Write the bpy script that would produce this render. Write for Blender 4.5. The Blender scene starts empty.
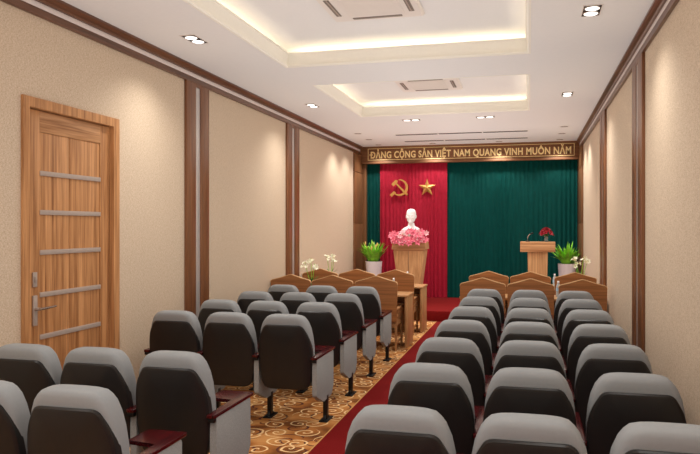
import bpy, bmesh, math, random
from mathutils import Vector, Matrix
random.seed(7)
C = bpy.context.scene.collection
PI = math.pi

# ------------------------------------------------------------------ materials
def new_mat(name):
    m = bpy.data.materials.new(name); m.use_nodes = True
    nt = m.node_tree; b = nt.nodes['Principled BSDF']
    return m, nt, b

def srgb(r, g, b):
    def f(c):
        c /= 255.0
        return c/12.92 if c <= .04045 else ((c+.055)/1.055)**2.4
    return (f(r), f(g), f(b), 1)

def N(nt, t, **kw):
    n = nt.nodes.new(t)
    for k, v in kw.items():
        if k in n.inputs: n.inputs[k].default_value = v
        else: setattr(n, k, v)
    return n

def coords(nt, scale=(1, 1, 1), rot=(0, 0, 0)):
    tc = N(nt, 'ShaderNodeTexCoord'); mp = N(nt, 'ShaderNodeMapping')
    mp.inputs['Scale'].default_value = scale; mp.inputs['Rotation'].default_value = rot
    nt.links.new(tc.outputs['Object'], mp.inputs['Vector'])
    return mp.outputs['Vector']

def ramp(nt, fac, stops):
    r = N(nt, 'ShaderNodeValToRGB')
    e = r.color_ramp.elements
    e[0].position, e[0].color = stops[0]; e[1].position, e[1].color = stops[-1]
    for p, c in stops[1:-1]:
        x = e.new(p); x.color = c
    nt.links.new(fac, r.inputs['Fac'])
    return r.outputs['Color']

def bump(nt, b, h, strength=.2, dist=.002):
    bp = N(nt, 'ShaderNodeBump'); bp.inputs['Strength'].default_value = strength
    bp.inputs['Distance'].default_value = dist
    nt.links.new(h, bp.inputs['Height']); nt.links.new(bp.outputs['Normal'], b.inputs['Normal'])

def plain(name, col, rough=.5, metal=0, spec=.5, var=.06, scale=30, bmp=0, **kw):
    m, nt, b = new_mat(name)
    v = coords(nt)
    n = N(nt, 'ShaderNodeTexNoise', Scale=scale, Detail=3)
    nt.links.new(v, n.inputs['Vector'])
    lo = tuple(c*(1-var) for c in col[:3])+(1,); hi = tuple(min(1, c*(1+var)) for c in col[:3])+(1,)
    nt.links.new(ramp(nt, n.outputs['Fac'], [(.3, lo), (.7, hi)]), b.inputs['Base Color'])
    b.inputs['Roughness'].default_value = rough; b.inputs['Metallic'].default_value = metal
    b.inputs['Specular IOR Level'].default_value = spec
    for k, x in kw.items(): b.inputs[k.replace('_', ' ')].default_value = x
    if bmp: bump(nt, b, n.outputs['Fac'], bmp)
    return m

def wood(name, dark, light, axis='z', rough=.4, fine=1.0, contrast=1.0):
    m, nt, b = new_mat(name)
    st = {'x': (.9, 26, 26), 'y': (26, .9, 26), 'z': (26, 26, .9)}[axis]
    v = coords(nt, tuple(s*fine for s in st))
    n = N(nt, 'ShaderNodeTexNoise', Scale=1.0, Detail=5, Roughness=.6, Distortion=.4)
    nt.links.new(v, n.inputs['Vector'])
    v2 = coords(nt, tuple(s*fine*3.3 for s in st))
    n2 = N(nt, 'ShaderNodeTexNoise', Scale=1.0, Detail=2)
    nt.links.new(v2, n2.inputs['Vector'])
    mx = N(nt, 'ShaderNodeMath', operation='MULTIPLY_ADD')
    nt.links.new(n2.outputs['Fac'], mx.inputs[0]); mx.inputs[1].default_value = .35
    nt.links.new(n.outputs['Fac'], mx.inputs[2])
    c = ramp(nt, mx.outputs[0], [(.44, dark), (.88, light)])
    nt.links.new(c, b.inputs['Base Color'])
    b.inputs['Roughness'].default_value = rough
    bump(nt, b, mx.outputs[0], .1, .001)
    return m

def fabric_wall(name):
    m, nt, b = new_mat(name)
    v = coords(nt, (210, 210, 50)); n = N(nt, 'ShaderNodeTexNoise', Scale=1.0, Detail=4, Roughness=.7)
    nt.links.new(v, n.inputs['Vector'])
    v2 = coords(nt, (50, 50, 210)); n2 = N(nt, 'ShaderNodeTexNoise', Scale=1.0, Detail=3, Roughness=.6)
    nt.links.new(v2, n2.inputs['Vector'])
    a = N(nt, 'ShaderNodeMath', operation='ADD')
    nt.links.new(n.outputs['Fac'], a.inputs[0]); nt.links.new(n2.outputs['Fac'], a.inputs[1])
    h = N(nt, 'ShaderNodeMath', operation='MULTIPLY'); nt.links.new(a.outputs[0], h.inputs[0]); h.inputs[1].default_value = .5
    nt.links.new(ramp(nt, h.outputs[0], [(.38, srgb(172, 150, 126)), (.5, srgb(195, 175, 151)), (.62, srgb(212, 194, 172))]), b.inputs['Base Color'])
    b.inputs['Roughness'].default_value = .75; b.inputs['Specular IOR Level'].default_value = .3
    bump(nt, b, h.outputs[0], .25, .002)
    return m

def swirl_carpet(name):
    m, nt, b = new_mat(name)
    L = nt.links.new
    tc = N(nt, 'ShaderNodeTexCoord')
    base = N(nt, 'ShaderNodeTexNoise', Scale=3.2, Detail=3); L(tc.outputs['Object'], base.inputs['Vector'])
    bc = ramp(nt, base.outputs['Fac'], [(.36, srgb(112, 66, 34)), (.5, srgb(164, 104, 54)), (.64, srgb(190, 134, 78))])
    def swirl(scale, freq, width, off):
        mp = N(nt, 'ShaderNodeMapping'); mp.inputs['Location'].default_value = off
        L(tc.outputs['Object'], mp.inputs['Vector'])
        # gentle warp
        wn = N(nt, 'ShaderNodeTexNoise', Scale=5.0); L(mp.outputs[0], wn.inputs['Vector'])
        sub = N(nt, 'ShaderNodeVectorMath', operation='SUBTRACT'); L(wn.outputs['Color'], sub.inputs[0]); sub.inputs[1].default_value = (.5, .5, .5)
        scl = N(nt, 'ShaderNodeVectorMath', operation='SCALE'); L(sub.outputs[0], scl.inputs[0]); scl.inputs['Scale'].default_value = .07
        ad = N(nt, 'ShaderNodeVectorMath', operation='ADD'); L(mp.outputs[0], ad.inputs[0]); L(scl.outputs[0], ad.inputs[1])
        vo = N(nt, 'ShaderNodeTexVoronoi', voronoi_dimensions='2D', Scale=scale, Randomness=.75); L(ad.outputs[0], vo.inputs['Vector'])
        d = N(nt, 'ShaderNodeVectorMath', operation='SUBTRACT'); L(ad.outputs[0], d.inputs[0]); L(vo.outputs['Position'], d.inputs[1])
        sp = N(nt, 'ShaderNodeSeparateXYZ'); L(d.outputs[0], sp.inputs[0])
        at = N(nt, 'ShaderNodeMath', operation='ARCTAN2'); L(sp.outputs['Y'], at.inputs[0]); L(sp.outputs['X'], at.inputs[1])
        # random spin and handedness per cell
        cs = N(nt, 'ShaderNodeSeparateColor'); L(vo.outputs['Color'], cs.inputs[0])
        sg = N(nt, 'ShaderNodeMath', operation='GREATER_THAN'); L(cs.outputs[0], sg.inputs[0]); sg.inputs[1].default_value = .5
        sg2 = N(nt, 'ShaderNodeMath', operation='MULTIPLY_ADD'); L(sg.outputs[0], sg2.inputs[0]); sg2.inputs[1].default_value = 2; sg2.inputs[2].default_value = -1
        am = N(nt, 'ShaderNodeMath', operation='MULTIPLY'); L(at.outputs[0], am.inputs[0]); L(sg2.outputs[0], am.inputs[1])
        rr = N(nt, 'ShaderNodeMath', operation='MULTIPLY'); L(vo.outputs['Distance'], rr.inputs[0]); rr.inputs[1].default_value = freq
        su = N(nt, 'ShaderNodeMath', operation='ADD'); L(am.outputs[0], su.inputs[0]); L(rr.outputs[0], su.inputs[1])
        sp2 = N(nt, 'ShaderNodeMath', operation='MULTIPLY_ADD'); L(cs.outputs[1], sp2.inputs[0]); sp2.inputs[1].default_value = 6.28; L(su.outputs[0], sp2.inputs[2])
        sn = N(nt, 'ShaderNodeMath', operation='SINE'); L(sp2.outputs[0], sn.inputs[0])
        gt = N(nt, 'ShaderNodeMath', operation='GREATER_THAN'); L(sn.outputs[0], gt.inputs[0]); gt.inputs[1].default_value = width
        lim = N(nt, 'ShaderNodeMath', operation='LESS_THAN'); L(vo.outputs['Distance'], lim.inputs[0]); lim.inputs[1].default_value = .52
        mk = N(nt, 'ShaderNodeMath', operation='MULTIPLY'); L(gt.outputs[0], mk.inputs[0]); L(lim.outputs[0], mk.inputs[1])
        return mk.outputs[0]
    s2 = swirl(3.1, 17, .86, (3.3, 1.7, 0))
    s1 = swirl(4.3, 21, .74, (0, 0, 0))
    m1 = N(nt, 'ShaderNodeMixRGB'); L(s2, m1.inputs[0]); L(bc, m1.inputs[1]); m1.inputs[2].default_value = srgb(92, 52, 40)
    m2 = N(nt, 'ShaderNodeMixRGB'); L(s1, m2.inputs[0]); L(m1.outputs[0], m2.inputs[1]); m2.inputs[2].default_value = srgb(226, 190, 138)
    L(m2.outputs[0], b.inputs['Base Color'])
    b.inputs['Roughness'].default_value = .95; b.inputs['Specular IOR Level'].default_value = .1
    return m

M = {}
M['fabric_wall'] = fabric_wall('beige_wall_fabric')
M['carpet'] = swirl_carpet('swirl_carpet')
M['red_carpet'] = plain('red_carpet', srgb(108, 20, 20), .95, spec=.1, var=.25, scale=160, bmp=.3)
M['edge'] = plain('carpet_edge', srgb(190, 140, 84), .9, spec=.1)
M['ceil'] = plain('ceiling_paint', srgb(228, 226, 223), .8, spec=.2, var=.01)
M['cream'] = plain('cream_moulding', srgb(238, 234, 222), .7, spec=.3, var=.01)
M['trim'] = wood('reddish_brown_wood', srgb(92, 56, 34), srgb(132, 86, 56), 'z', .3)
M['trim_y'] = wood('reddish_brown_wood_long', srgb(74, 46, 32), srgb(112, 74, 54), 'y', .28)
M['trim_x'] = wood('reddish_brown_wood_cross', srgb(104, 66, 42), srgb(140, 96, 64), 'x', .6)
M['silver'] = plain('satin_silver', srgb(196, 190, 186), .3, .45, var=.02)
M['silver2'] = plain('satin_silver_band', srgb(218, 206, 200), .45, .1, var=.02)
M['oak_z'] = wood('door_oak', srgb(124, 76, 40), srgb(204, 150, 100), 'z', .4)
M['oak_y'] = wood('door_oak_cross', srgb(128, 82, 48), srgb(204, 156, 112), 'y', .4)
M['steel'] = plain('brushed_steel', srgb(178, 164, 154), .4, .3, var=.04)
M['chrome'] = plain('chrome', srgb(200, 198, 196), .15, .95, var=.02)
M['cushion'] = plain('grey_upholstery', srgb(136, 138, 138), .6, spec=.35, var=.02, scale=60)
M['shell'] = plain('charcoal_back_shell', srgb(31, 29, 28), .38, spec=.4, var=.06)
M['panel'] = plain('light_grey_side_fabric', srgb(142, 142, 139), .85, spec=.2, var=.16, scale=160, bmp=.2)
M['arm'] = wood('dark_red_armrest_wood', srgb(42, 5, 8), srgb(82, 13, 16), 'y', .22)
M['black'] = plain('black_metal', srgb(22, 21, 21), .4, .3)
M['chairwood_b'] = wood('chair_back_wood', srgb(114, 68, 36), srgb(168, 110, 64), 'x', .35)
M['chairwood'] = wood('chair_frame_wood', srgb(136, 92, 56), srgb(186, 138, 92), 'z', .4)
M['lit_edge'] = wood('lit_edge_wood', srgb(196, 148, 98), srgb(222, 182, 134), 'x', .35)  # chair wood lightened to paint the light on the top edge
M['table'] = wood('table_wood', srgb(142, 98, 60), srgb(194, 150, 102), 'z', .35)
M['table_x'] = wood('table_top_wood', srgb(150, 104, 64), srgb(196, 152, 104), 'x', .3)
M['ped'] = wood('pedestal_wood', srgb(168, 120, 76), srgb(220, 176, 126), 'z', .4)
M['ped_x'] = wood('pedestal_wood_cross', srgb(158, 108, 70), srgb(208, 160, 112), 'x', .4)
M['side'] = wood('stage_side_wood', srgb(88, 56, 34), srgb(130, 88, 56), 'z', .35)
M['red_cur'] = plain('red_curtain_cloth', srgb(200, 40, 66), .7, spec=.25, var=.05, scale=12)
M['green_cur'] = plain('green_curtain_cloth', srgb(0, 82, 76), .7, spec=.25, var=.06, scale=12)
M['gold'] = plain('gold', srgb(212, 160, 90), .35, .6, var=.05)
M['goldtext'] = plain('gold_letters', srgb(250, 222, 160), .5, .15, var=.03)
M['white'] = plain('white_plaster', srgb(244, 240, 238), .5, var=.01)
M['pot'] = plain('white_glazed_pot', srgb(238, 234, 236), .3, var=.01)
M['soil'] = plain('dark_soil', srgb(52, 36, 26), .95, var=.3)
M['leaf'] = plain('green_leaf', srgb(136, 204, 62), .45, var=.45, scale=9)
M['leaf_d'] = plain('dark_green_leaf', srgb(54, 104, 40), .5, var=.35, scale=9)
M['bud'] = plain('yellow_pink_bud', srgb(232, 196, 118), .5, var=.2, scale=20)
M['pink'] = plain('pink_petal', srgb(232, 118, 140), .55, var=.2, scale=14)
M['pink_l'] = plain('pale_pink_petal', srgb(246, 186, 192), .55, var=.12, scale=14)
M['redrose'] = plain('red_petal', srgb(166, 22, 40), .5, var=.3, scale=20)
M['whitepetal'] = plain('white_petal', srgb(244, 242, 216), .5, var=.05)
M['glass'] = plain('clear_glass', srgb(228, 236, 236), .08, var=.01, Transmission_Weight=.85, IOR=1.3)
M['plastic'] = plain('clear_bottle_plastic', srgb(214, 226, 232), .15, var=.02, Transmission_Weight=.5, IOR=1.3)
M['cap'] = plain('white_cap', srgb(236, 238, 240), .4)
M['bluelabel'] = plain('pale_blue_label', srgb(150, 186, 210), .5)
M['ac'] = plain('white_plastic', srgb(226, 218, 210), .45, var=.01)
M['slot'] = plain('dark_slot', srgb(130, 120, 112), .7)
M['blackslot'] = plain('black_slot', srgb(24, 24, 24), .6)
def emit(name, col, s):
    m, nt, b = new_mat(name)
    b.inputs['Base Color'].default_value = col
    b.inputs['Emission Color'].default_value = col; b.inputs['Emission Strength'].default_value = s
    return m
M['lamp'] = emit('lamp_lens', (1, .98, .94, 1), 1.6)
M['led'] = emit('warm_led_strip', (1, .80, .55, 1), 2.0)

# ------------------------------------------------------------------ mesh helpers
def finish(name, bm, mats, smooth=35):
    me = bpy.data.meshes.new(name)
    bmesh.ops.recalc_face_normals(bm, faces=bm.faces)
    if smooth:
        for f in bm.faces: f.smooth = True
    bm.to_mesh(me); bm.free()
    for m in (mats if isinstance(mats, (list, tuple)) else [mats]): me.materials.append(m)
    if smooth: me.set_sharp_from_angle(angle=math.radians(smooth))
    return me

def put(name, me, parent=None, loc=(0, 0, 0), rz=0):
    o = bpy.data.objects.new(name, me); C.objects.link(o)
    o.location = loc; o.rotation_euler = (0, 0, rz)
    if parent: o.parent = parent
    return o

def ob(name, bm, mats, parent=None, loc=(0, 0, 0), rz=0, smooth=35):
    return put(name, finish(name, bm, mats, smooth), parent, loc, rz)

def box(bm, x0, x1, y0, y1, z0, z1, bev=0, seg=2, mi=0):
    vs = [bm.verts.new((x, y, z)) for z in (z0, z1) for y in (y0, y1) for x in (x0, x1)]
    fs = [bm.faces.new([vs[i] for i in q]) for q in ((0, 2, 3, 1), (4, 5, 7, 6), (0, 1, 5, 4), (2, 6, 7, 3), (0, 4, 6, 2), (1, 3, 7, 5))]
    for f in fs: f.material_index = mi
    if bev:
        es = set(e for f in fs for e in f.edges)
        r = bmesh.ops.bevel(bm, geom=list(es), offset=bev, segments=seg, affect='EDGES', profile=.5)
        for f in r['faces']: f.material_index = mi
    return bm

def prism(bm, pts, a0, a1, axis='y', bev=0, mi=0):
    """extrude a closed outline (list of 2D points) along an axis"""
    def P(p, a):
        if axis == 'y': return (p[0], a, p[1])
        if axis == 'x': return (a, p[0], p[1])
        return (p[0], p[1], a)
    A = [bm.verts.new(P(p, a0)) for p in pts]; B = [bm.verts.new(P(p, a1)) for p in pts]
    n = len(pts)
    fs = [bm.faces.new(A), bm.faces.new(B[::-1])]
    for i in range(n): fs.append(bm.faces.new((A[i], B[i], B[(i+1) % n], A[(i+1) % n])))
    for f in fs: f.material_index = mi
    if bev:
        es = list(fs[0].edges)+list(fs[1].edges)
        bmesh.ops.bevel(bm, geom=es, offset=bev, segments=2, affect='EDGES', profile=.5)
    return bm

def lathe(bm, prof, n=24, c=(0, 0), caps=True, mi=0):
    rings = []
    for r, z in prof:
        rings.append([bm.verts.new((c[0]+r*math.cos(2*PI*i/n), c[1]+r*math.sin(2*PI*i/n), z)) for i in range(n)])
    for a, b in zip(rings, rings[1:]):
        for i in range(n):
            f = bm.faces.new((a[i], a[(i+1) % n], b[(i+1) % n], b[i])); f.material_index = mi
    if caps:
        bm.faces.new(rings[0][::-1]).material_index = mi; bm.faces.new(rings[-1]).material_index = mi
    return bm

def tube(bm, path, r, n=8, mi=0):
    path = [Vector(p) for p in path]; rings = []
    for i, p in enumerate(path):
        d = (path[min(i+1, len(path)-1)]-path[max(i-1, 0)]).normalized()
        u = d.cross(Vector((0, 0, 1)))
        if u.length < .1: u = d.cross(Vector((1, 0, 0)))
        u.normalize(); v = d.cross(u)
        rr = r[i] if isinstance(r, (list, tuple)) else r
        rings.append([bm.verts.new(p+rr*(math.cos(2*PI*k/n)*u+math.sin(2*PI*k/n)*v)) for k in range(n)])
    for a, b in zip(rings, rings[1:]):
        for i in range(n): bm.faces.new((a[i], a[(i+1) % n], b[(i+1) % n], b[i])).material_index = mi
    bm.faces.new(rings[0][::-1]).material_index = mi; bm.faces.new(rings[-1]).material_index = mi
    return bm

def rounded(pts, r, n=4):
    """round the corners of a 2D outline; r = radius or list"""
    out = []; L = len(pts)
    for i in range(L):
        p = Vector(pts[i]); a = Vector(pts[i-1]); b = Vector(pts[(i+1) % L])
        rr = r[i] if isinstance(r, (list, tuple)) else r
        if rr <= 0: out.append(tuple(p)); continue
        d = min(rr, (a-p).length*.49, (b-p).length*.49)
        s = p+(a-p).normalized()*d; e = p+(b-p).normalized()*d
        for k in range(n+1):
            t = k/n
            out.append(tuple((1-t)**2*s+2*t*(1-t)*p+t*t*e))
    return out

def thing(name, label, cat, loc=(0, 0, 0), rz=0, group=None):
    o = bpy.data.objects.new(name, None); C.objects.link(o)
    o.empty_display_size = .1
    o.location = loc; o.rotation_euler = (0, 0, rz); o['label'] = label; o['category'] = cat
    if group: o['group'] = group
    return o
def tag(o, label, cat, group=None):
    o['label'] = label; o['category'] = cat
    if group: o['group'] = group
    return o
def struct(name, bm, m, parent=None, smooth=35):
    o = ob(name, bm, m, parent, smooth=smooth)
    if not parent: o['kind'] = 'structure'
    return o
BM = bmesh.new

# ------------------------------------------------------------------ room shell
XL, XR, YB, YF, ZC, ZU = -3.68, 1.05, 15.6, -2.2, 3.55, 3.80
XC = -1.65            # where the swirl carpet meets the red runner
STAGE_Y, STAGE_Z = 12.98, .19

bm = BM(); box(bm, XL-.15, XR+.15, YF-.15, YB+.15, -.12, -.012)
struct('floor', bm, M['soil'])
bm = BM(); box(bm, XL, XC-.012, YF, STAGE_Y, -.012, 0); o = struct('floor_patterned_carpet', bm, M['carpet'])
bm = BM(); box(bm, XC, XR, YF, STAGE_Y, -.012, .001); o = struct('floor_red_carpet', bm, M['red_carpet'])
bm = BM(); box(bm, XC-.012, XC, YF, STAGE_Y, -.012, .003); o = struct('trim_1', bm, M['edge'])
bm = BM(); box(bm, XL, XR, STAGE_Y, YB, -.012, STAGE_Z, .008)
struct('floor_stage', bm, M['red_carpet'])

# walls (the left one leaves an opening for the door)
DY0, DY1, DZ = 4.50, 5.68, 2.70
bm = BM()
box(bm, XL-.15, XL, YF, DY0, 0, 3.9); box(bm, XL-.15, XL, DY1, YB, 0, 3.9)
box(bm, XL-.15, XL, DY0, DY1, DZ, 3.9); box(bm, XL-.15, XL-.12, DY0, DY1, 0, DZ)
struct('wall_left', bm, M['fabric_wall'])
bm = BM(); box(bm, XR, XR+.15, YF, YB, 0, 3.9); struct('wall_right', bm, M['fabric_wall'])
bm = BM(); box(bm, XL-.15, XR+.15, YB, YB+.15, -.01, 3.9); struct('wall_back', bm, M['side'])
bm = BM(); box(bm, XL-.15, XR+.15, YF-.15, YF, -.01, 3.9); struct('wall_front', bm, M['fabric_wall'])

# ceiling with three trays
TX0, TX1 = -2.64, 0.0
TRAYS = [(1.19, 3.82), (4.85, 7.48), (8.52, 11.14)]
CV = .36
bm = BM()
box(bm, XL, TX0, YF, YB, ZC, ZC+.03); box(bm, TX1, XR, YF, YB, ZC, ZC+.03)
ys = [YF]+[y for t in TRAYS for y in t]+[YB]
for i in range(0, len(ys), 2): box(bm, TX0, TX1, ys[i], ys[i+1], ZC, ZC+.03)
for (a, b) in TRAYS:
    box(bm, TX0-CV, TX1+CV, a-CV, b+CV, ZU, ZU+.04)
    box(bm, TX0-CV-.02, TX0-CV, a-CV, b+CV, ZC+.03, ZU+.04); box(bm, TX1+CV, TX1+CV+.02, a-CV, b+CV, ZC+.03, ZU+.04)
    box(bm, TX0-CV, TX1+CV, a-CV-.02, a-CV, ZC+.03, ZU+.04); box(bm, TX0-CV, TX1+CV, b+CV, b+CV+.02, ZC+.03, ZU+.04)
struct('ceiling', bm, M['ceil'])
LIP = ZC+.155
tn = 2
for (a, b) in TRAYS:
    bm = BM()
    # stepped moulding profile running around the opening (mitred loop)
    prof = [(0.0, ZC-.002), (-.012, ZC+.012), (-.012, ZC+.026), (.0, ZC+.030), (-.004, ZC+.06), (-.012, ZC+.10), (-.02, LIP-.014), (-.03, LIP-.012), (-.03, LIP), (.035, LIP), (.035, ZC+.03), (.02, ZC-.002)]
    loops = []
    for (d, z) in prof:
        loops.append([bm.verts.new(p) for p in ((TX0-d, a-d, z), (TX1+d, a-d, z), (TX1+d, b+d, z), (TX0-d, b+d, z))])
    L = len(loops)
    for i in range(L):
        p, q = loops[i], loops[(i+1) % L]
        for k in range(4): bm.faces.new((p[k], p[(k+1) % 4], q[(k+1) % 4], q[k]))
    tr = struct('trim_%d' % tn, bm, M['cream'], smooth=0); tn += 1
    bm = BM()
    w = .015; e = CV-.09
    for (x0, x1, y0, y1) in ((TX0-e-w, TX0-e, a, b), (TX1+e, TX1+e+w, a, b), (TX0, TX1, a-e-w, a-e), (TX0, TX1, b+e, b+e+w)):
        box(bm, x0, x1, y0, y1, ZC+.0305, ZC+.042)
    ob('light_strip', bm, M['led'], tr, smooth=0)

# crown moulding along both side walls: fascia, silver band, projecting top board
def crown(side):
    global tn
    X, s = (XL, 1) if side == 'left' else (XR, -1)
    def bx(a, b, z0, z1):
        bm = BM(); x0, x1 = sorted((X+s*a, X+s*b)); box(bm, x0, x1, YF, 15.25, z0, z1, .003); return bm
    o = struct('trim_%d' % tn, bx(0, .03, 3.375, 3.436), M['trim_y']); tn += 1
    ob('silver_band', bx(0, .027, 3.436, 3.482), M['silver2'], o)
    bm = BM()
    pr = [(0, 3.482), (.045, 3.482), (.05, 3.50), (.07, 3.515), (.085, 3.53), (.085, 3.55), (0, 3.55)]
    prism(bm, [(X+s*a, z) for a, z in pr], YF, 15.25, 'y')
    ob('top_board', bm, M['trim_y'], o, smooth=0)
crown('left'); crown('right')

# pilasters: two boards and a recessed silver inlay
def pilaster(side, y0, y1):
    global tn
    X, s = (XL, 1) if side == 'left' else (XR, -1)
    ym = (y0+y1)/2; g = .055
    def bx(ya, yb, d, z1=3.375):
        bm = BM(); x0, x1 = sorted((X, X+s*d)); box(bm, x0, x1, ya, yb, 0, z1, .004); return bm
    bm = bx(y0, ym-g, .03)
    x0, x1 = sorted((X, X+s*.03)); box(bm, x0, x1, ym+g, y1, 0, 3.375, .004); box(bm, x0, x1, ym-g, ym+g, 3.335, 3.375)
    o = struct('trim_%d' % tn, bm, M['trim']); tn += 1
    ob('silver_inlay', bx(ym-g, ym+g, .024, 3.335), M['silver'], o)
for y0, y1 in ((7.03, 7.59), (10.35, 10.95), (-.6, 0)): pilaster('left', y0, y1)
for y0, y1 in ((6.98, 7.62), (10.28, 10.95), (-.6, 0)): pilaster('right', y0, y1)
pilaster('right', 3.66, 4.26)
# wooden cheek boards at both sides of the stage, with shadow joints
for X, s, y0 in ((XL, 1, 14.70), (XR, -1, 14.55)):
    bm = BM(); zs = [0, 1.83, 2.955, 3.375]
    x0, x1 = sorted((X, X+s*.035))
    for a, b in zip(zs, zs[1:]): box(bm, x0, x1, y0, YB, a+.006, b-.006, .003)
    xa, xb = sorted((X, X+s*.02)); box(bm, xa, xb, y0+.01, YB, 0, 3.37)
    if s > 0: box(bm, XL+.03, -3.565, 15.44, YB, STAGE_Z, 3.37, .003)
    struct('trim_%d' % tn, bm, M['side']); tn += 1
for X, s, nm in ((XL, 1, 'left'), (XR, -1, 'right')):
    bm = BM(); x0, x1 = sorted((X, X+s*.014))
    segs = [(YF, 4.50), (5.80, 7.03), (7.59, 10.35), (10.95, STAGE_Y)] if nm == 'left' else [(YF, 3.66), (4.26, 6.98), (7.62, 10.28), (10.95, STAGE_Y)]
    for a, b in segs: box(bm, x0, x1, a, b, 0, .10, .003)
    struct('baseboard_'+nm, bm, M['trim_y'])

# ------------------------------------------------------------------ door
bm = BM()
FX = XL+.022; LX = XL-.025
prism(bm, [(4.465, 0), (4.465, 2.742), (5.735, 2.742), (5.735, 0), (5.645, 0), (5.645, 2.665), (4.535, 2.665), (4.535, 0)], XL+.0005, FX, 'x')
prism(bm, [(4.505, 0), (4.505, 2.695), (5.675, 2.695), (5.675, 0), (5.645, 0), (5.645, 2.665), (4.535, 2.665), (4.535, 0)], LX-.05, XL+.0005, 'x')
fr_bm = bm
A0, A1, AT = 4.705, 5.505, 2.495
bm = BM()
box(bm, LX-.04, LX, 4.54, A0, .01, 2.66, .003)
box(bm, LX-.04, LX, A1, 5.64, .01, 2.66, .003)
ym = 5.08
box(bm, LX-.04, LX-.008, A0, ym-.006, .2, AT, .004); box(bm, LX-.04, LX-.008, ym+.006, A1, .2, AT, .004)
box(bm, LX-.04, LX-.012, ym-.007, ym+.007, .2, AT)
door = struct('door_1', bm, M['oak_z'])
struct('door_frame', fr_bm, M['oak_z'], door)
bm = BM(); box(bm, LX-.04, LX, A0, A1, AT, 2.66, .003); box(bm, LX-.04, LX, A0, A1, .01, .2, .003)
ob('rail', bm, M['oak_y'], door)
for z in (2.172, 1.865, 1.55, 1.218, .886, .55):
    bm = BM(); box(bm, LX-.01, LX+.004, A0, A1, z-.019, z+.019, .002); ob('metal_strip', bm, M['steel'], door)
bm = BM(); box(bm, LX, LX+.012, 4.615, 4.665, 1.285, 1.40, .004); box(bm, LX+.012, LX+.02, 4.630, 4.650, 1.32, 1.365, .003)
ob('lock_plate', bm, M['steel'], door)
bm = BM(); box(bm, LX, LX+.014, 4.615, 4.665, .985, 1.22, .004)
tube(bm, [(LX+.012, 4.640, 1.115), (LX+.055, 4.640, 1.115)], .013, 12)
hp = ob('handle_plate', bm, M['steel'], door)
bm = BM(); tube(bm, [(LX+.055, 4.630, 1.115), (LX+.058, 4.68, 1.116), (LX+.056, 4.76, 1.118), (LX+.052, 4.83, 1.12)], [.011, .011, .009, .008], 10)
ob('lever', bm, M['chrome'], hp)

# ------------------------------------------------------------------ stage wall: curtains, banner, emblems
def curtain(x0, x1, y, z0, z1, pitch, amp, seed):
    rnd = random.Random(seed)
    bm = BM(); n = int((x1-x0)/pitch*8); rows = 7
    ph = [rnd.uniform(-.5, .5) for _ in range(40)]
    g = []
    for j in range(rows):
        t = j/(rows-1); z = z0+(z1-z0)*t; row = []
        for i in range(n+1):
            u = i/n; x = x0+(x1-x0)*u
            k = u*(x1-x0)/pitch
            a = amp*(.75+.25*math.sin(k*.9+seed))*(1.0-.35*t)
            yy = y+a*math.sin(2*PI*k+.6*math.sin(k*1.3+seed)+.12*math.sin(4*t+k))
            row.append(bm.verts.new((x, yy, z)))
        g.append(row)
    for a, b in zip(g, g[1:]):
        for i in range(n): bm.faces.new((a[i], a[i+1], b[i+1], b[i]))
    bmesh.ops.solidify(bm, geom=bm.faces[:], thickness=.006)
    return bm
CZ1 = 3.28
def cur(name, x0, x1, y, m, lab, seed, pitch=.085, amp=.016, mesh_amp=None):
    o = ob(name, curtain(x0, x1, y, STAGE_Z+.004, CZ1, pitch, amp, seed), M[m], smooth=60)
    tag(o, lab, 'curtain')
cur('stage_curtain', -3.56, -3.18, 15.545, 'green_cur', 'narrow dark green pleated curtain strip left of the red drape', 3)
cur('stage_curtain', -3.25, -1.74, 15.49, 'red_cur', 'crimson red pleated drape behind the white bust and gold emblems', 1)
cur('stage_curtain', -1.80, 1.00, 15.545, 'green_cur', 'wide dark green pleated curtain behind the lectern', 2, .095, .015)

ban = thing('banner_board', 'brown wooden banner board with gold Vietnamese slogan above the stage curtains', 'banner', ((XL+XR)/2, 15.35, 3.17))
cx = (XL+XR)/2
bm = BM(); box(bm, XL+.0-cx, XR-.0-cx, 0, .12, 0, .378, .004)
box(bm, XL-cx, XR-cx, -.05, 0, .345, .378, .004); box(bm, XL-cx, XR-cx, -.018, 0, .0, .045, .004)
ob('board', bm, M['trim_x'], ban)
bm = BM(); x0, x1, z0, z1 = -3.50-cx, .93-cx, .075, .338; w = .011
for q in ((x0, x1, z0, z0+w), (x0, x1, z1-w, z1), (x0, x0+w, z0+w, z1-w), (x1-w, x1, z0+w, z1-w)):
    box(bm, q[0], q[1], -.008, 0, q[2], q[3])
ob('gold_border', bm, M['goldtext'], ban)
cu = bpy.data.curves.new('lettering', 'FONT')
cu.body = 'DẢNG CỘNG SẢN VIỆT NAM QUANG VINH MUÔN NĂM'
cu.align_x = 'CENTER'; cu.extrude = .003; cu.offset = .006; cu.size = .2; cu.space_character = 1.08
to = bpy.data.objects.new('tmp', cu); C.objects.link(to)
bpy.context.view_layer.update()
dg = bpy.context.evaluated_depsgraph_get()
me = bpy.data.meshes.new_from_object(to.evaluated_get(dg))
bpy.data.objects.remove(to)
xs = [v.co.x for v in me.vertices]
zs0 = 0; cap = .2*.729
W = 4.30; sx = W/(max(xs)-min(xs)); sz = .150/cap
mx_ = (max(xs)+min(xs))/2
for v in me.vertices:
    x, y, z = v.co
    v.co = ((x-mx_)*sx, -.006-z, y*sz)
x0 = min(v.co.x for v in me.vertices)
tb = bmesh.new(); tb.from_mesh(me); box(tb, x0-.026, x0+.046, -.014, -.001, .063, .087); tb.to_mesh(me); tb.free()
me.materials.clear(); me.materials.append(M['goldtext'])
for f in me.polygons: f.material_index = 0
lt = put('lettering', me, ban, (-1.285-cx, 0, .122))

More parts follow.
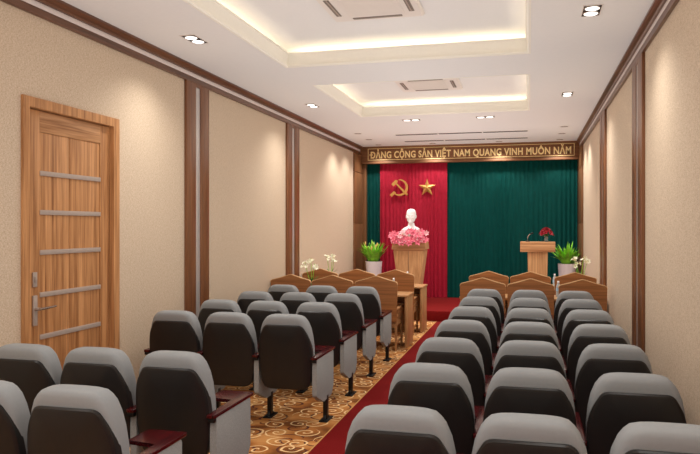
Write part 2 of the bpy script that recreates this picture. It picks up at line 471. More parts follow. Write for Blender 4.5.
# hammer and sickle
def disc_arc(c, r, a0, a1, n): return [(c[0]+r*math.cos(math.radians(a0+(a1-a0)*i/n)), c[1]+r*math.sin(math.radians(a0+(a1-a0)*i/n))) for i in range(n+1)]
em = thing('wall_emblem', 'gold hammer and sickle emblem on the red drape', 'emblem', (-2.79, 15.455, 2.63))
bm = BM()
out = disc_arc((0, 0), .185, 95, -140, 26); inn = disc_arc((-.024, .010), .159, -140, 92, 26)
# blade: a crescent fading to a point at the top
prism(bm, out+inn, -.03, 0, 'y')
d = Vector((math.cos(math.radians(-140)), math.sin(math.radians(-140))))
pr = Vector((-d.y, d.x)); p0 = Vector((-.128, -.105))
h = [p0+pr*.0+Vector((-.0, .03)), p0+Vector((.035, -.01)), p0+Vector((-.055, -.10)), p0+Vector((-.095, -.055))]
prism(bm, [tuple(p) for p in h], -.034, 0, 'y')
ob('sickle', bm, M['gold'], em, smooth=0)
bm = BM()
def rot(pts, a, c): a = math.radians(a); return [(c[0]+x*math.cos(a)-z*math.sin(a), c[1]+x*math.sin(a)+z*math.cos(a)) for x, z in pts]
prism(bm, rot([(-.19, -.016), (.19, -.021), (.19, .021), (-.19, .016)], -45, (.04, -.03)), -.042, -.03, 'y')
prism(bm, rot([(-.072, -.034), (.062, -.034), (.085, 0), (.062, .034), (-.072, .034)], 45, (-.112, .105)), -.05, -.03, 'y')
ob('hammer', bm, M['gold'], em, smooth=0)

st = thing('wall_emblem', 'gold five pointed star with raised facets on the red drape', 'emblem', (-2.18, 15.455, 2.62))
bm = BM(); R, r = .20, .078; c = bm.verts.new((0, -.045, 0)); ring = []; back = []
for i in range(10):
    a = PI/2+i*PI/5; q = R if i % 2 == 0 else r
    ring.append(bm.verts.new((q*math.cos(a), 0, q*math.sin(a))))
for i in range(10): bm.faces.new((ring[i], ring[(i+1) % 10], c))
bm.faces.new(ring)
ob('star_body', bm, M['gold'], st, smooth=0)

# ------------------------------------------------------------------ pedestal with bust
SZ = STAGE_Z
ped = thing('pedestal', 'tall tapered light oak pedestal carrying the white bust', 'pedestal', (-2.375, 14.4, SZ))
bm = BM()
def taper(bm, w0, d0, z0, w1, d1, z1, bev=.004):
    vs = [bm.verts.new((sx*w, sy*d, z)) for (w, d, z) in ((w0, d0, z0), (w1, d1, z1)) for sy in (-.5, .5) for sx in (-.5, .5)]
    fs = [bm.faces.new([vs[i] for i in q]) for q in ((0, 2, 3, 1), (4, 5, 7, 6), (0, 1, 5, 4), (2, 6, 7, 3), (0, 4, 6, 2), (1, 3, 7, 5))]
    if bev: bmesh.ops.bevel(bm, geom=list(set(e for f in fs for e in f.edges)), offset=bev, segments=2, affect='EDGES')
taper(bm, .38, .36, .04, .635, .50, 1.075)
ob('column', bm, M['ped'], ped)
bm = BM(); box(bm, -.24, .24, -.22, .22, 0, .05, .006); ob('base', bm, M['ped_x'], ped)
bm = BM(); taper(bm, .70, .56, 1.10, .66, .52, 1.30); taper(bm, .62, .50, 1.07, .62, .50, 1.10, 0)
ob('cap', bm, M['ped_x'], ped)
bm = BM()
for s in (0,):
    vs = [bm.verts.new(p) for p in ((-.003, -.184, .05), (.003, -.184, .05), (.003, -.2515, 1.07), (-.003, -.2515, 1.07))]
    bm.faces.new(vs)
bmesh.ops.solidify(bm, geom=bm.faces[:], thickness=.003)
ob('seam', bm, M['slot'], ped)

def sections(bm, S, n=28, pw=1.0):
    """loft of horizontal sections: (z, half width, y front, y back, squareness)"""
    rings = []
    for (z, w, yf, yb, sq) in S:
        cy = (yf+yb)/2; d = (yb-yf)/2; ring = []
        for i in range(n):
            a = 2*PI*i/n; ca, sa = math.cos(a), math.sin(a)
            x = w*math.copysign(abs(ca)**sq, ca); y = cy+d*math.copysign(abs(sa)**sq, sa)
            ring.append(bm.verts.new((x, y, z)))
        rings.append(ring)
    for a, b in zip(rings, rings[1:]):
        for i in range(n): bm.faces.new((a[i], a[(i+1) % n], b[(i+1) % n], b[i]))
    bm.faces.new(rings[0][::-1]); bm.faces.new(rings[-1])
    return bm
bust = thing('bust_statue', 'white plaster bust of a bearded man on the oak pedestal', 'statue', (-2.37, 14.45, SZ+1.301))
bm = BM()
S = [(0, .12, -.10, .10, .9), (.05, .12, -.10, .10, .9), (.065, .16, -.11, .10, .9), (.10, .205, -.12, .11, .9), (.16, .215, -.115, .11, .9), (.21, .195, -.10, .10, .95), (.25, .14, -.085, .09, 1),
     (.275, .082, -.065, .085, 1), (.305, .066, -.055, .08, 1), (.345, .062, -.07, .08, 1)]
sections(bm, S)
# head
H0 = [(z-.045, a, b, c_, d_) for z, a, b, c_, d_ in [(.385, .03, -.115, .02, 1), (.40, .05, -.128, .06, 1), (.43, .074, -.130, .085, 1), (.47, .088, -.125, .105, 1), (.51, .097, -.122, .118, 1), (.545, .101, -.116, .124, 1), (.585, .100, -.118, .124, 1), (.62, .095, -.104, .118, 1), (.65, .082, -.085, .10, 1), (.672, .058, -.06, .075, 1), (.683, .02, -.02, .03, 1)]]
sections(bm, H0)
def blob(bm, c, s, seg=12):
    bmesh.ops.create_uvsphere(bm, u_segments=seg, v_segments=8, radius=1, matrix=Matrix.Translation(c) @ Matrix.Diagonal((s[0], s[1], s[2], 1)))
blob(bm, (0, -.128, .460), (.016, .022, .034)); blob(bm, (0, -.124, .480), (.011, .014, .04))       # nose
for s in (-1, 1):
    blob(bm, (s*.100, .0, .475), (.012, .026, .038)); blob(bm, (s*.038, -.112, .507), (.03, .016, .010))
    blob(bm, (s*.037, -.112, .485), (.016, .009, .009)); blob(bm, (s*.048, -.098, .450), (.03, .028, .03))
blob(bm, (0, -.126, .407), (.03, .012, .007)); blob(bm, (0, -.124, .420), (.036, .013, .006)); blob(bm, (0, -.125, .357), (.032, .026, .045))
ob('head_and_shoulders', bm, M['white'], bust, smooth=70)
bust['label'] = 'white plaster bust of a man with bare head on the oak pedestal'

# ------------------------------------------------------------------ flowers
def petal_flower(bm, n, length, width, open_a, mi=0, curl=.5, rings=4):
    for k in range(n):
        a = 2*PI*k/n; ca, sa = math.cos(a), math.sin(a); prev = None
        for i in range(rings+1):
            t = i/rings; ang = open_a*t*(1+curl*t)
            rr = length*t*math.sin(open_a*(.4+.6*t)); zz = length*t*math.cos(open_a*(.4+.6*t))
            w = width*math.sin(PI*min(.97, .12+t*.85))
            p = [Vector((rr*ca-w*sa, rr*sa+w*ca, zz)), Vector((rr*ca, rr*sa, zz-w*.25)), Vector((rr*ca+w*sa, rr*sa-w*ca, zz))]
            cur_ = [bm.verts.new(q) for q in p]
            if prev:
                for j in range(2): bm.faces.new((prev[j], prev[j+1], cur_[j+1], cur_[j])).material_index = mi
            prev = cur_
    return bm
def leaf_blade(bm, base, az, length, width, lean, droop, mi=0, seg=6):
    prev = None; ca, sa = math.cos(az), math.sin(az); p = Vector(base); ang = lean
    for i in range(seg+1):
        t = i/seg
        w = width*(math.sin(PI*min(1, .15+.85*t))**.8 if t < 1 else .02)
        side = Vector((-sa, ca, 0))*w
        cur_ = [bm.verts.new(p-side), bm.verts.new(p+Vector((0, 0, -.25*w))), bm.verts.new(p+side)]
        if prev:
            for j in range(2): bm.faces.new((prev[j], prev[j+1], cur_[j+1], cur_[j])).material_index = mi
        prev = cur_
        p = p+Vector((ca*math.sin(ang), sa*math.sin(ang), math.cos(ang)))*length/seg
        ang += droop/seg
    return bm

def rose(bm, r, mi=0):
    for ring, (n, rr, op) in enumerate(((3, .55, .3), (5, .8, .7), (6, 1.0, 1.15))):
        petal_flower(bm, n, r*rr, r*.45, op, mi, .3, 3)
    return bm

bq = thing('flower_bouquet', 'large bouquet of pink lilies spread at the foot of the white bust', 'flowers', (-2.335, 14.10, SZ+1.235))
fl = [finish('blossom', petal_flower(BM(), 6, .085, .024, 1.15), M['pink']), finish('blossom', petal_flower(BM(), 6, .08, .024, .95), M['pink_l'])]
bm = BM(); rnd = random.Random(5)
for i in range(60):
    leaf_blade(bm, (rnd.uniform(-.25, .25), rnd.uniform(.0, .08), .01), rnd.uniform(PI*.9, 2.1*PI), rnd.uniform(.12, .26), .018, rnd.uniform(.2, 1.3), .5)
box(bm, -.2, .2, .06, .12, .066, .10, .01)
ob('foliage', bm, M['leaf_d'], bq, smooth=60)
for i in range(62):
    u = rnd.uniform(-1, 1); v = rnd.uniform(0, 1)
    x = u*.37; zt = .20*math.sqrt(max(0, 1-u*u*.8))
    z = -.07*(1-abs(u))+(zt+.07)*v+.03
    y = -.19+.10*abs(u)+.10*v*v+rnd.uniform(-.02, .02)
    o = put('blossom', fl[0] if rnd.random() < .68 else fl[1], bq, (x, y, z))
    o.rotation_euler = (rnd.uniform(.5, 1.5), rnd.uniform(-.6, .6)+u*.5, rnd.uniform(-.4, .4)); s = rnd.uniform(.8, 1.15); o.scale = (s, s, s)

# lectern
lec = thing('lectern', 'light oak speaker lectern with wide box top before the green curtain', 'lectern', (.172, 14.4, SZ))
bm = BM(); taper(bm, .34, .30, .03, .385, .34, 1.07); ob('column', bm, M['ped'], lec)
bm = BM(); box(bm, -.26, .26, -.2, .2, 0, .04, .006); ob('base', bm, M['ped_x'], lec)
bm = BM(); box(bm, -.332, .332, -.24, .24, 1.07, 1.212, .004); box(bm, -.327, .327, -.235, .235, 1.212, 1.219); box(bm, -.332, .332, -.24, .24, 1.219, 1.268, .004)
ob('top_box', bm, M['ped_x'], lec)
mic = thing('microphone', 'black gooseneck microphone on the lectern top', 'microphone', (-.02, 14.36, SZ+1.268))
bm = BM(); lathe(bm, [(.045, 0), (.045, .012), (.02, .025)], 16); ob('base', bm, M['black'], mic)
bm = BM(); tube(bm, [(0, 0, .02), (0, 0, .07), (.01, 0, .11), (.035, -.01, .14), (.06, -.02, .155)], .008, 8); ob('gooseneck', bm, M['steel'], mic)
bm = BM(); tube(bm, [(.055, -.018, .152), (.07, -.024, .16), (.10, -.035, .172), (.108, -.038, .176)], [.010, .014, .014, .007], 10); ob('mic_head', bm, M['black'], mic)
fv = thing('flower_vase', 'small vase of dark red roses on the lectern top', 'flowers', (.336, 14.38, SZ+1.268))
bm = BM(); lathe(bm, [(.03, 0), (.04, .02), (.035, .06), (.028, .10), (.034, .115)], 18); ob('vase', bm, M['glass'], fv)
bm = BM(); rnd = random.Random(9)
for i in range(10): leaf_blade(bm, (0, 0, .09), rnd.uniform(0, 2*PI), .12, .016, rnd.uniform(.4, 1.1), .5)
ob('foliage', bm, M['leaf_d'], fv, smooth=60)
rm = finish('blossom', rose(BM(), .048), M['redrose'])
for i in range(22):
    a = i*2.4; q = math.sqrt(i/22); o = put('blossom', rm, fv, (.12*q*math.cos(a), .10*q*math.sin(a), .13+.13*(1-q*q)))
    o.rotation_euler = (-q*math.sin(a)*1.0, q*math.cos(a)*1.0, 0)

# potted plants
def potted(x, y, seed, label, buds):
    t = thing('potted_plant', label, 'plant', (x, y, SZ), 0, None)
    bm = BM(); lathe(bm, [(.115, 0), (.125, .02), (.18, .80), (.185, .82), (.172, .82), (.165, .77)], 32, caps=False)
    bm.verts.ensure_lookup_table(); bm.faces.new([bm.verts[i] for i in range(32)][::-1])
    ob('pot', bm, M['pot'], t, smooth=50)
    bm = BM(); lathe(bm, [(.166, .755), (.166, .78)], 24); ob('soil', bm, M['soil'], t)
    rnd = random.Random(seed); bm = BM(); bd = BM()
    for i in range(92):
        az = rnd.uniform(0, 2*PI); rr = rnd.uniform(0, .09)
        ln = rnd.uniform(.26, .54)
        leaf_blade(bm, (rr*math.cos(az), rr*math.sin(az), .775), az+rnd.uniform(-.5, .5), ln, rnd.uniform(.022, .040), rnd.uniform(.0, .6), rnd.uniform(.1, 1.0))
    lim = (XR-x-.05) if x > 0 else 9
    for v in bm.verts:
        if v.co.x > lim: v.co.x = lim-(v.co.x-lim)*.4
    ob('foliage', bm, M['leaf'], t, smooth=60)
    if buds:
        for i in range(12):
            az = rnd.uniform(0, 2*PI); q = rnd.uniform(.03, .2)
            bb = BM(); zt = rnd.uniform(1.02, 1.2)
            tube(bb, [(q*.3*math.cos(az), q*.3*math.sin(az), .77), (q*math.cos(az), q*math.sin(az), zt)], .003, 5)
            lathe(bb, [(.004, zt-.02), (.016, zt+.005), (.018, zt+.03), (.004, zt+.06)], 8, (q*math.cos(az), q*math.sin(az)))
            ob('flower_bud', bb, M['bud'], t)
    else: bd.free()
potted(-3.245, 14.8, 11, 'bright green leafy plant with pale buds in white pot left of the pedestal', True)
potted(.755, 14.8, 12, 'bright green leafy plant in white pot right of the lectern', False)

# ------------------------------------------------------------------ tables and wooden chairs
def table(x0, x1, y0, y1, label):
    t = thing('conference_table', label, 'table', ((x0+x1)/2, (y0+y1)/2, 0), 0, 'front tables')
    w = (x1-x0)/2; d = (y1-y0)/2
    bm = BM(); box(bm, -w, w, -d, d, .735, .765, .005); ob('tabletop', bm, M['table_x'], t)
    for s in (-1, 1):
        bm = BM(); a, b = sorted((s*(w-.012), s*(w-.05))); box(bm, a, b, -d+.015, d-.015, 0, .735, .003); ob('end_panel', bm, M['table'], t)
    bm = BM(); box(bm, -w+.05, w-.05, d-.05, d-.025, .15, .735, .003); ob('front_panel', bm, M['table_x'], t)
    bm = BM(); box(bm, -w+.05, w-.05, d-.32, d-.05, .60, .62, .002); ob('shelf', bm, M['table_x'], t)
table(-3.62, -1.69, 10.0, 10.56, 'light wood table, left of the aisle, nearer the grey seats')
table(-3.62, -1.69, 11.48, 12.04, 'light wood table, left of the aisle, nearer the stage')
table(-.95, 1.01, 10.0, 10.56, 'light wood table, right of the aisle, nearer the grey seats')
table(-.95, 1.01, 11.48, 12.04, 'light wood table, right of the aisle, nearer the stage')

def wc_meshes():
    R = {}
    W = .305
    top = []
    for i in range(25):
        u = -1+2*i/24
        z = .968+.082*(1-math.sqrt(u*u+.012))/.89-.006*math.sin(PI*abs(u))
        top.append((u*W, z))
    top[0] = (-W, .935); top[-1] = (W, .935)
    top.insert(1, (-W*.985, .957)); top.insert(-1, (W*.985, .957))
    out = rounded([(-W, .42)]+[(W, .42)], 0)
    pts = [(-W+.01, .42)]+top+[(W-.01, .42)]
    bm = BM(); prism(bm, pts, -.016, .016, 'y'); R['backrest'] = finish('backrest', bm, M['chairwood_b'])
    # pale strip that paints in the lit top edge: crest
    bm = BM()
    pr = [(x, z-.0) for x, z in top]; up = [(x*1.012, z+.010) for x, z in top]
    prism(bm, pr+up[::-1], -.02, .02, 'y'); R['lit_crest'] = finish('lit_crest', bm, M['lit_edge'])
    bm = BM(); box(bm, -.27, .27, .02, .48, .40, .44, .01); box(bm, -.26, .26, .03, .47, .33, .40, .003); R['seat'] = finish('seat', bm, M['chairwood'])
    for s, nm in ((-1, 'L'), (1, 'R')):
        bm = BM()
        a, b = sorted((s*.25, s*.30)); box(bm, a, b, .015, .53, .575, .605, .008)
        R['arm'+nm] = finish('armrest', bm, M['chairwood'])
        bm = BM(); a2, b2 = sorted((s*.262, s*.292))
        box(bm, a2, b2, .46, .50, .0, .575, .004); R['fl'+nm] = finish('leg', bm, M['chairwood'])
        bm = BM(); box(bm, a2, b2, -.01+.026, .06, .0, .575, .004); R['rl'+nm] = finish('leg', bm, M['chairwood'])
        bm = BM(); a3, b3 = sorted((s*.270, s*.286))
        for y in (.18, .26, .34): box(bm, a3, b3, y-.014, y+.014, .40, .575)
        box(bm, a3, b3, .06, .46, .47, .50); box(bm, a3, b3, .06, .46, .36, .44)
        R['lat'+nm] = finish('side_lattice', bm, M['chairwood'])
        bm = BM(); box(bm, a3, b3, .06, .46, .10, .13); R['rail'+nm] = finish('lower_rail', bm, M['chairwood'])
    return R
WC = wc_meshes()
def wooden_chair(x, y, label, group):
    t = thing('wooden_armchair', label, 'chair', (x, y, 0), 0, group)
    b = put('backrest', WC['backrest'], t); put('lit_crest', WC['lit_crest'], b); put('seat', WC['seat'], t)
    for nm in 'LR':
        put('armrest', WC['arm'+nm], t); put('leg', WC['fl'+nm], t); put('leg', WC['rl'+nm], t); put('side_lattice', WC['lat'+nm], t); put('lower_rail', WC['rail'+nm], t)
for yi, (y, rn) in enumerate(((9.69, 'in front of the grey seats'), (11.18, 'between the two tables'))):
    for x, cn in zip((-3.365, -2.735, -2.09), ('next to left wall', 'middle of its three', 'beside the aisle')):
        wooden_chair(x, y, 'wooden armchair left of aisle, %s, %s' % (rn, cn), 'wooden armchairs at the left tables')
    for x, cn in zip((-.607, .026, .690), ('beside the aisle', 'middle of its three', 'next to right wall')):
        wooden_chair(x, y, 'wooden armchair right of aisle, %s, %s' % (rn, cn), 'wooden armchairs at the right tables')

# water bottles
bb = BM(); lathe(bb, [(.028, 0), (.032, .008), (.032, .06), (.030, .07), (.032, .08), (.032, .13), (.026, .165), (.013, .195), (.013, .205)], 18)
MB_ = finish('bottle_body', bb, M['plastic'], 50)
bb = BM(); lathe(bb, [(.015, .203), (.015, .222), (.013, .225)], 14); MC_ = finish('cap', bb, M['cap'])
bb = BM(); lathe(bb, [(.0326, .085), (.0326, .128)], 18, caps=False); ML_ = finish('wrap_label', bb, M['bluelabel'])
def bottle(x, y, label):
    t = thing('water_bottle', label, 'bottle', (x, y, .766), 0, 'water bottles on the tables')
    put('bottle_body', MB_, t); put('cap', MC_, t); put('wrap_label', ML_, t)
for (x, y, s, rn) in ((-1.945, 10.25, 'left', 'nearer'), (-2.0, 11.8, 'left', 'farther'), (.405, 10.25, 'right', 'nearer'), (.41, 11.8, 'right', 'farther')):
    bottle(x, y, 'clear water bottle with white cap at the %s end of the %s %s table' % ('aisle' if s == 'left' else 'wall', rn, s))
bottle(-.597, 10.25, 'clear water bottle at the aisle end of the nearer right table')
bottle(-.606, 11.8, 'clear water bottle at the aisle end of the farther right table')

# lilies in vases
lily = finish('blossom', petal_flower(BM(), 6, .047, .013, 1.0), M['whitepetal'])
def lilies(x, y, seed, label, heads, hgt):
    t = thing('lily_vase', label, 'flowers', (x, y, .766), 0, 'white lilies on the tables')
    bm = BM(); lathe(bm, [(.035, 0), (.04, .01), (.03, .08), (.026, .12), (.036, .15)], 18); ob('vase', bm, M['glass'], t)
    bm = BM(); rnd = random.Random(seed)
    for i in range(9): leaf_blade(bm, (0, 0, .12), rnd.uniform(0, 2*PI), rnd.uniform(.1, .2), .012, rnd.uniform(.2, .8), .6)
    ob('foliage', bm, M['leaf_d'], t, smooth=60)
    for (dx, dz) in heads:
        bm = BM(); dy = rnd.uniform(-.03, .03)
        tube(bm, [(0, 0, .02), (dx*.4, dy*.5, .2), (dx, dy, hgt+dz-.03)], .004, 6); stem = ob('stem', bm, M['leaf'], t)
        for k in range(4):
            o = put('blossom', lily, stem, (dx+rnd.uniform(-.035, .035), dy+rnd.uniform(-.03, .03), hgt+dz-.03-rnd.uniform(0, .08)))
            o.rotation_euler = (rnd.uniform(.3, 1.5), rnd.uniform(-.8, .8), rnd.uniform(-1, 1))
lilies(-3.235, 10.3, 1, 'white lilies in a vase on the nearer left table', [(-.11, .0), (-.02, .06), (.05, -.02)], .47)
lilies(-3.36, 11.8, 2, 'white lilies in a vase on the farther left table', [(-.07, .02), (.03, .03), (.07, -.04)], .50)
lilies(.80, 11.8, 3, 'white lilies in a vase on the farther right table', [(-.10, .05), (-.05, -.06), (.05, .03), (.12, .0)], .50)

# ------------------------------------------------------------------ auditorium chairs
def seat_meshes():
    R = {}
    tilt = lambda z: -(z-1.0)*.14
    # upholstered backrest
    S = [(.40, .155, .0), (.405, .18, .0), (.43, .205, .0), (.50, .225, .0), (.60, .236, .0), (.70, .238, .0), (.80, .230, .0), (.87, .216, .0), (.925, .194, .0), (.953, .174, .004), (.972, .155, .012), (.983, .133, .026), (.989, .105, .042), (.991, .07, .058)]
    bm = BM(); rows = []
    for z, w, sh in S:
        y0 = -.058+sh+tilt(z); y1 = .105-sh*1.2+tilt(z)
        if z < .42: y0 += .02; y1 -= .02
        rows.append((z, w*1.015, y0, y1, .42 if w > .15 else .6))
    sections(bm, rows, 40)
    R['back'] = finish('backrest', bm, M['cushion'], 80)
    # hard back shell
    out = rounded([(-.168, .905), (.168, .905), (.229, .80), (.247, .66), (.244, .50), (.208, .335), (-.208, .335), (-.244, .50), (-.247, .66), (-.229, .80)],
                  [.035, .035, .06, .1, .1, .07, .07, .1, .1, .06], 5)
    bm = BM(); cen = Vector((0, .63)); rings = []
    for (k, dy) in ((1.0, .04), (1.0, -.004), (.972, -.012), (.945, -.014), (.925, -.016), (.6, -.020), (.3, -.022)):
        ring = []
        for p in out:
            q = Vector(p); q = Vector((q.x*(1-(1-k)*1.0), cen.y+(q.y-cen.y)*k))
            y = -.072+dy+tilt(q.y)+.0*q.x
            y += .03*(q.x/.24)**2 if k < 2 else 0
            ring.append(bm.verts.new((q.x, y, q.y)))
        rings.append(ring)
    n = len(out)
    for a, b in zip(rings, rings[1:]):
        for i in range(n): bm.faces.new((a[i], a[(i+1) % n], b[(i+1) % n], b[i]))
    bm.faces.new(rings[-1]); bm.faces.new(rings[0][::-1])
    R['shell'] = finish('back_shell', bm, M['shell'], 28)
    # tipped-up seat
    bm = BM()
    sections(bm, [(.34, .19, .17, .25, .4), (.35, .215, .15, .28, .4), (.38, .222, .14, .29, .4), (.54, .218, .12, .26, .4), (.58, .21, .12, .24, .4), (.595, .19, .13, .22, .4)], 32)
    R['seat'] = finish('seat', bm, M['cushion'], 80)
    bm = BM()
    prism(bm, rounded([(-.19, .35), (.19, .35), (.21, .47), (.19, .575), (-.19, .575), (-.21, .47)], .04), .27, .30, 'y', .006)
    for v in bm.verts: v.co.y += -(v.co.z-.40)*.14+.006
    R['pan'] = finish('seat_pan', bm, M['shell'])
    # hinge tube between the side panels
    bm = BM(); tube(bm, [(-.245, .14, .40), (.245, .14, .40)], .014, 10); R['hinge'] = finish('hinge_bar', bm, M['black'])
    for s, nm in ((1, 'R'), (-1, 'L')):
        xo, xi = s*.300, s*.236
        if s > 0: pl = [(.236, -.02), (  .292, -.02), (.292, .60), (.055, .60), (.055, .385), (.236, .365)]
        else: pl = [(-  .292, -.02), (-.236, -.02), (-.236, .365), (-.03-.10, .385), (-.13, .60), (-.300, .60)]
        pl = rounded(pl, .012, 2)
        bm = BM(); prism(bm, pl, .608, .630, 'z', .004); R['arm'+nm] = finish('armrest', bm, M['arm'])
        bm = BM(); pts = rounded([(.02, .607), (.02, .285), (.23, .195), (.49, .205), (.55, .285), (.55, .607)], .02)
        a, b = sorted((s*.243, s*.286)); prism(bm, pts, a, b, 'x', .004); R['panel'+nm] = finish('side_panel', bm, M['panel'])
        bm = BM(); box(bm, a, b, -.015, .02, .582, .607, .003); R['brk'+nm] = finish('bracket', bm, M['black'])
        c = s*.268
        bm = BM(); box(bm, c-.019, c+.019, .325, .385, .012, .23, .004); R['leg'+nm] = finish('leg', bm, M['black'])
        bm = BM(); box(bm, c-.04, c+.04, .26, .46, .001, .013, .003)
        prism(bm, [(.30, .013), (.41, .013), (.385, .05), (.325, .05)], c-.012, c+.012, 'x')
        for yy in (.28, .44): lathe(bm, [(.008, .013), (.008, .019)], 8, (c, yy))
        R['foot'+nm] = finish('foot_plate', bm, M['black'])
    return R
SM = seat_meshes()
def aud_chair(x, y, label, group, left=False):
    t = thing('auditorium_chair', label, 'chair', (x, y, 0), 0, group)
    put('backrest', SM['back'], t); put('back_shell', SM['shell'], t)
    s = put('seat', SM['seat'], t); put('seat_pan', SM['pan'], s); put('hinge_bar', SM['hinge'], t)
    for nm in ('RL' if left else 'R'):
        put('armrest', SM['arm'+nm], t); p = put('side_panel', SM['panel'+nm], t); put('bracket', SM['brk'+nm], p)
        l = put('leg', SM['leg'+nm], t); put('foot_plate', SM['foot'+nm], l)
ROWS = [8.69, 7.72, 6.74, 5.75, 4.79, 3.85, 2.89]
ordn = ['row directly behind the armchairs', 'second row back from the armchairs', 'third row back from the armchairs', 'fourth row back from the armchairs',
        'fifth row back from the armchairs', 'next to nearest row', 'nearest row']
for y, rn in zip(ROWS, ordn):
    for x, cn, l in ((-.53, 'beside the aisle', True), (.003, 'in the middle column', False), (.538, 'beside the right wall', False)):
        aud_chair(x, y, 'grey chair, right block, %s, %s' % (rn, cn), 'grey auditorium chairs right of the aisle', l)
lrows = [(8.69, 'row directly behind the armchairs', 3), (7.72, 'second row back from the armchairs', 3), (6.74, 'third row back from the armchairs', 3),
         (5.75, 'row just beyond the door gap', 3), (3.85, 'row just this side of the door gap', 3), (2.89, 'nearest row', 2)]
for y, rn, k in lrows:
    cols = [(-2.07, 'beside the aisle', False), (-2.607, 'in the middle column', k == 2), (-3.135, 'beside the left wall', True)][:k]
    for x, cn, l in cols:
        aud_chair(x+(-.03 if y < 4 else .018 if y < 6 else 0), y, 'grey chair, left block, %s, %s' % (rn, cn), 'grey auditorium chairs left of the aisle', l)

# ------------------------------------------------------------------ ceiling fittings
def double_light(x, y, rz, label):
    t = thing('recessed_downlight', label, 'ceiling light', (x, y, ZC), rz, 'double downlights')
    bm = BM()
    for q in ((-.078, .078, -.155, -.147), (-.078, .078, .147, .155), (-.078, -.070, -.147, .147), (.070, .078, -.147, .147)): box(bm, q[0], q[1], q[2], q[3], -.006, 0)
    ob('white_rim', bm, M['ac'], t, smooth=0)
    bm = BM(); box(bm, -.070, .070, -.147, .147, -.003, 0); ob('housing', bm, M['blackslot'], t, smooth=0)
    for s in (-1, 1):
        bm = BM(); lathe(bm, [(.062, -.009), (.066, -.003)], 24, (0, s*.072)); ri = ob('lamp_ring', bm, M['chrome'], t)
        bm = BM(); lathe(bm, [(.050, -.013), (.057, -.009)], 24, (0, s*.072)); ob('lens', bm, M['lamp'], ri)
        spot(t, (0, s*.072, -.03), SPOT_W, 130, 1.0)
def spot(t, loc, w, ang, blend=.7, r=.05, col=(1, .97, .92)):
    ld = bpy.data.lights.new('lamp_beam', 'SPOT'); ld.energy = w; ld.spot_size = math.radians(ang); ld.spot_blend = blend
    ld.shadow_soft_size = r; ld.color = col
    o = bpy.data.objects.new('lamp_beam', ld); C.objects.link(o); o.parent = t; o.location = loc
SPOT_W = 48
for nm, xx in (('left', -3.10), ('right', .507)):
    for y, w in ((9.90, 'far double downlight near the %s wall, beside the second ceiling tray' % nm), (6.13, 'near double downlight by the %s wall, beside the first ceiling tray' % nm),
                 (2.36, 'double downlight over the nearest seats by the %s wall' % nm), (-1.2, 'double downlight at the rear of the room by the %s wall' % nm)):
        double_light(xx, y, 0, w)
double_light(-1.91, 11.64, PI/2, 'left one of two crosswise double downlights between tray and stage')
double_light(-.685, 11.62, PI/2, 'right one of two crosswise double downlights between tray and stage')
def small_light(x, y, label, w):
    t = thing('stage_downlight', label, 'ceiling light', (x, y, ZC), 0, 'small stage downlights')
    bm = BM(); lathe(bm, [(.070, -.004), (.088, -.004), (.092, 0), (.070, 0)], 24, caps=False); ob('rim', bm, M['ac'], t)
    bm = BM(); lathe(bm, [(.068, -.004), (.070, 0)], 24); ob('housing', bm, M['slot'], t)
    bm = BM(); lathe(bm, [(.022, -.008), (.028, -.004)], 16); ob('lens', bm, M['steel'], t)
    spot(t, (0, 0, -.03), w, 120)
for nm, xx in (('left', -3.185), ('right', .62)):
    for y, w in ((13.1, 'nearest the seats'), (14.05, 'middle one'), (15.0, 'closest to the banner')):
        small_light(xx, y, 'small round downlight over the stage by the %s wall, %s' % (nm, w), 70)
small_light(-2.0, 15.03, 'small round downlight above the gold emblems', 75)
small_light(-.60, 15.03, 'small round downlight above the green curtain centre', 75)
for y, x0, lab in ((13.5, -2.53, 'long slim air slot in the ceiling, farther from the stage curtains'), (14.55, -2.53, 'long slim air slot in the ceiling, closest to the stage curtains')):
    t = thing('linear_diffuser', lab, 'air vent', (x0/2, y, ZC), 0, 'ceiling air slots'); h = -x0/2
    bm = BM(); box(bm, -h, h, -.075, .075, -.004, 0, .001); ob('frame', bm, M['ac'], t)
    for (yy) in (-.035, .035):
        for k in range(3):
            a = -h+.01+k*(2*h/3); bm = BM(); box(bm, a, a+2*h/3-.03, yy-.022, yy+.022, -.006, -.0035); ob('slot', bm, M['blackslot'], t)

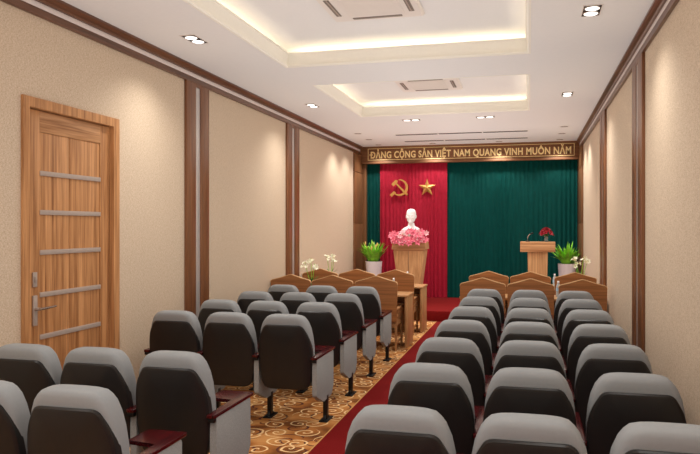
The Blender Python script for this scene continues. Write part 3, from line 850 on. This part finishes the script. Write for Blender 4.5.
def cassette(x, y, label):
    t = thing('ceiling_air_conditioner', label, 'air conditioner', (x, y, ZU), 0, 'ceiling cassette units')
    bm = BM(); taper(bm, .86, .86, -.032, .90, .90, 0, .006); ob('panel', bm, M['ac'], t)
    bm = BM(); box(bm, -.27, .27, -.27, .27, -.038, -.032, .002)
    for i in range(16): box(bm, -.25, .25, -.25+i*.0325, -.25+i*.0325+.008, -.0405, -.038)
    ob('intake_grille', bm, M['ac'], t, smooth=0)
    for k in range(4):
        a = k*PI/2
        bm = BM(); box(bm, -.24, .24, .325, .375, -.036, -.032, .001)
        bmesh.ops.rotate(bm, verts=bm.verts, cent=(0, 0, 0), matrix=Matrix.Rotation(a, 3, 'Z'))
        f = ob('outlet', bm, M['slot'], t)
        bm = BM(); box(bm, -.235, .235, .340, .352, -.0385, -.036)
        bmesh.ops.rotate(bm, verts=bm.verts, cent=(0, 0, 0), matrix=Matrix.Rotation(a, 3, 'Z'))
        ob('flap', bm, M['steel'], f)
cassette(-1.405, 6.23, 'white ceiling air conditioner in the nearer visible ceiling tray')
cassette(-1.38, 9.93, 'white ceiling air conditioner in the tray nearer the stage')

# cove lights: warm strips tucked behind the lips, shining up
COVE_W = 5.2
for ti, (a, b) in enumerate(TRAYS):
    e = CV-.08
    for (x, y, sx_, sy_) in ((TX0-e, (a+b)/2, .03, b-a), (TX1+e, (a+b)/2, .03, b-a), ((TX0+TX1)/2, a-e, TX1-TX0, .03), ((TX0+TX1)/2, b+e, TX1-TX0, .03)):
        ld = bpy.data.lights.new('cove_light', 'AREA'); ld.shape = 'RECTANGLE'; ld.size = sx_; ld.size_y = sy_
        ld.energy = COVE_W; ld.color = (1, .88, .70)
        o = bpy.data.objects.new('cove_light', ld); C.objects.link(o); o.location = (x, y, ZC+.05); o.rotation_euler = (PI, 0, 0)

# ------------------------------------------------------------------ world, camera
w = bpy.data.worlds.new('World'); bpy.context.scene.world = w; w.use_nodes = True
w.node_tree.nodes['Background'].inputs[0].default_value = (1, .99, .96, 1)
w.node_tree.nodes['Background'].inputs[1].default_value = .3
cam = bpy.data.cameras.new('Camera'); co = bpy.data.objects.new('Camera', cam); C.objects.link(co)
cam.sensor_fit = 'HORIZONTAL'; cam.sensor_width = 36; cam.lens = 36; cam.clip_start = .05
co.location = (0, 0, 1.75); co.rotation_euler = (PI/2, 0, math.atan(178.6/700))
sc = bpy.context.scene
sc.camera = co
sc.view_settings.view_transform = 'Standard'; sc.view_settings.look = 'None'
sc.view_settings.exposure = 0.0; sc.view_settings.gamma = 1
w.light_settings.ao_factor = .64; w.light_settings.distance = 2.5
sc.cycles.use_fast_gi = True; sc.cycles.fast_gi_method = 'ADD'; sc.cycles.ao_bounces_render = 1
sc.cycles.max_bounces = 8; sc.cycles.diffuse_bounces = 6
